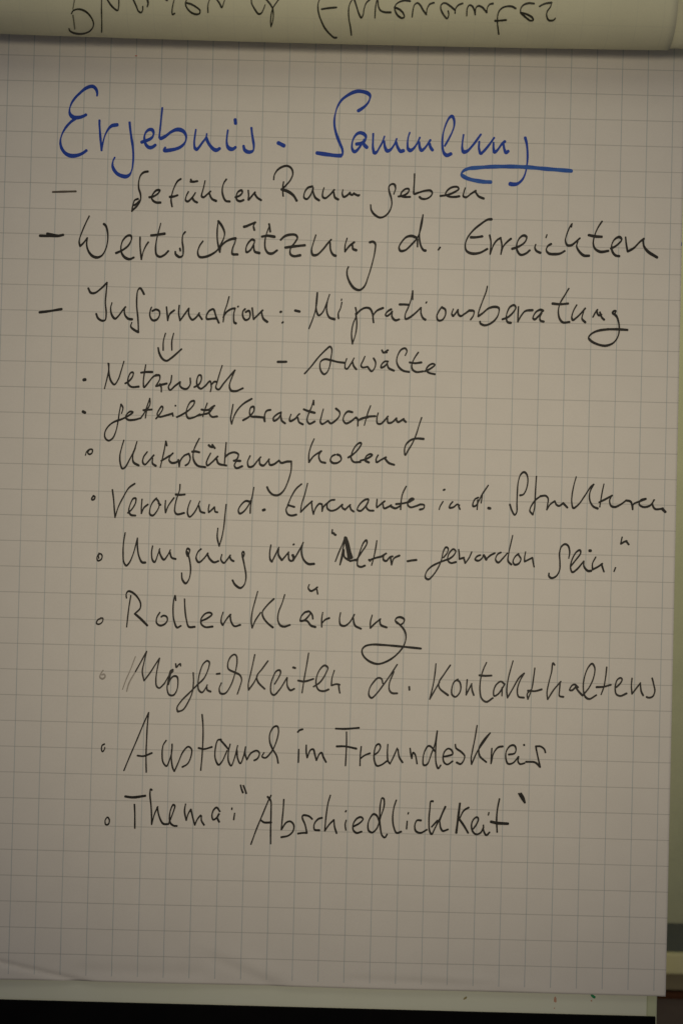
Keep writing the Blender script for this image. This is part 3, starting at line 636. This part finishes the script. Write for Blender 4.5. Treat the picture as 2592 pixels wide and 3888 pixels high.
548,133 620,135 725,127; 630,158 630,250 622,415; 555,268 620,268 705,285; 742,268 735,330 732,415; 735,360 770,335 808,320; 845,330 870,310 888,270 875,250 855,262 840,310 840,370 860,415 895,408 935,380; 943,252 940,320 945,380 960,400; 960,400 985,350 1015,280; 1020,290 1030,350 1055,390; 1112,282 1118,330 1125,360; 1125,360 1135,315 1150,330 1165,400; 1300,305 1270,270 1250,265 1225,300 1210,360 1215,410 1240,405 1275,320 1300,250 1318,150; 1318,150 1310,230 1305,320 1310,400 1325,435 1345,410; 1370,345 1400,340 1435,325 1425,295 1400,285 1375,305 1362,345 1370,390 1395,405 1435,380; 1455,252 1460,280 1500,310 1525,340 1520,370 1495,402 1465,390
+1500,2700,2
620,108 605,200 585,300 575,360 578,405; 578,405 620,310 670,235 720,165; 720,165 670,220 635,280 640,340 690,388; 732,282 728,340 725,400; 728,390 745,320 780,275 815,268; 860,330 905,320 915,285 900,260 870,265 840,310 840,370 855,400 890,395 935,345; 935,350 930,380 945,402 980,395; 975,255 978,259; 1138,315 1130,290 1100,268 1065,268; 1065,268 1075,320 1098,425; 1098,425 1060,390 990,385
B|small ring bullet beside "Thema"|ink|340,2940,2|3.5,6
135,325 120,350 125,382 145,378 152,345 140,325
W|dark marker word "Thema" followed by a colon|ink|340,2940,2|4.3,7.2
* 1.2 272,168 330,175 425,163; 342,228 345,300 345,410; 475,120 465,112 460,150 468,240 472,310 472,382; 472,382 495,300 520,245; 515,250 530,320 560,375 600,378; 600,378 635,290 648,240 638,230 620,260 608,320 615,370 640,390 665,392; 730,225 722,280 735,350; 735,350 750,300 770,265; 770,265 785,330 800,385; 800,385 820,340 845,310; 850,315 850,350 870,385; 990,282 965,252 940,275 930,320 940,345 965,330 985,300; 980,300 970,330 985,362; 1082,255 1080,268; 1102,295 1095,345
W|dark marker word "Abschiedlichkeit" between quotation marks|ink|900,2960,2|4.2,7.2
27,42 35,75 45,100; 48,45 60,75 70,105; 258,118 245,150; 105,492 150,370 200,250 240,155 258,120; 232,130 255,160 258,250 255,380 255,488; 180,308 205,325 260,325; 355,150 350,230 342,310 335,382; 335,382 375,325 405,318 430,345 425,390 390,425 335,438; 570,300 545,278 500,272 495,290 515,340 530,405; 530,405 500,405 462,410; 645,290 615,300 585,340 588,380 625,385; 708,118 690,180 675,280 665,390; 665,390 700,340 735,305; 735,310 740,360 755,408; 828,308 820,340 825,385; 828,235 822,245; 885,355 930,330 955,300 940,285 910,295 882,335 880,380 905,405 945,395; 1080,325 1060,275 1035,262 1005,300 992,350 1000,390 1025,402 1060,370 1090,280 1115,200 1112,145 1100,140 1088,180 1082,260 1085,350 1100,425 1120,440 1138,415; 1208,155 1190,210 1180,290 1188,360 1210,405 1245,395; 1290,315 1285,375; 1300,250 1296,262; 1395,310 1365,310 1348,345 1355,390 1390,405 1440,380
+1400,2960,2
485,165 470,165 462,220 455,310 460,390 475,415 500,370 535,300; 475,360 520,310; * 1.3 580,205 555,260 535,310; 535,310 545,370 560,390 600,378; * 1.5 690,180 680,260 662,405; 757,212 720,235 685,300; * 1.1 685,300 720,350 752,405; 790,375 815,340 830,300 820,285 795,300 778,340 785,390 810,415 845,405 870,360; 868,345 870,390 890,422 915,400; * 1.1 910,250 905,270; * 1.1 990,145 975,220 968,300 972,400; * 1.35 925,320 970,330 1055,335; 1136,106 1160,145 1182,176; 1152,104 1174,140 1184,176
T|tiny red dot near the top of the sheet|redink|0,0,1|2.5,3
515,212 520,212
'''
FOLD_TEXT = '''
W|upside-down show-through word beginning with a capital "D"|show|240,0,3.136|3,6.5
~showfaint 140,-15 128,50 118,110; ~showfaint 118,180 130,260 140,345; 100,165 120,130 170,110 220,115 280,145 330,200 362,270 358,320 320,370 260,398 190,405 120,390 80,365 72,340; 460,-15 458,120 462,240 460,385; 522,-15 570,60 620,110 650,125 662,90 665,-15; 832,-15 870,70 900,135 930,150 948,120 950,75; * 1.5 1002,-15 1012,40 1003,80; 1220,-10 1240,6; 1326,-15 1305,70 1297,150 1305,175 1330,158
+640,0,3.136
220,-12 200,35; 205,32 270,50 330,85 375,125 370,160 335,170 280,155 230,110 205,60 202,30; 490,-12 470,60 470,150; 570,-15 610,45 635,90 655,40 672,-15
W|upside-down show-through abbreviation "d."|show|640,0,3.136|3,6.5
985,-12 990,40 1020,100 1070,165 1100,160 1130,110 1150,55; 1160,-12 1210,50 1240,100; 1315,-12 1270,50 1240,100 1220,180 1215,250 1220,320; 1240,100 1248,180 1240,250 1220,320
W|upside-down show-through word "Ehrenamtes"|show|1100,0,3.136|3.2,7
356,-12 335,50 340,140 370,240 420,340 480,410 530,450 555,448; 378,110 450,98 555,88; 745,-12 712,50 700,110 702,220 720,320 732,420; 765,-12 795,80 820,160 850,212 870,180 885,100 910,35 955,-10; 1038,-12 1020,80 1012,215; 1045,-12 1055,80 1080,125 1130,145 1200,147; 1430,12 1370,5 1310,20 1265,50 1245,90; 1245,90 1300,110 1350,160 1360,205 1330,215 1280,180 1250,120 1245,90
+1500,0,3.136
200,205 210,120 230,55 265,35 295,60 330,120 368,175; 368,175 380,100 410,50 460,32; 628,130 635,180 615,220 580,185 545,120 540,70 565,40 600,38 650,70 710,120; 710,160 715,110 745,65 800,40; 848,190 855,100 880,62 910,70 935,110 950,175; 950,160 960,90 990,70 1030,85 1088,150; 1088,150 1095,90 1125,50 1162,42; 1430,100 1390,78 1330,75 1270,95 1230,140 1215,200 1215,290 1230,410; 1185,248 1250,245 1318,238
+1750,0,3.136
865,42 800,38 740,60 708,100 705,150; 705,150 780,170 845,210 855,240 820,245 770,210 715,160; 930,75 990,45 1075,30; 1075,30 1060,80 1020,140 1015,190 1040,240 1075,245 1105,235 1118,215
'''
write(SHEET_TEXT, sheet, sheet_point)
write(FOLD_TEXT, fold, fold_point)
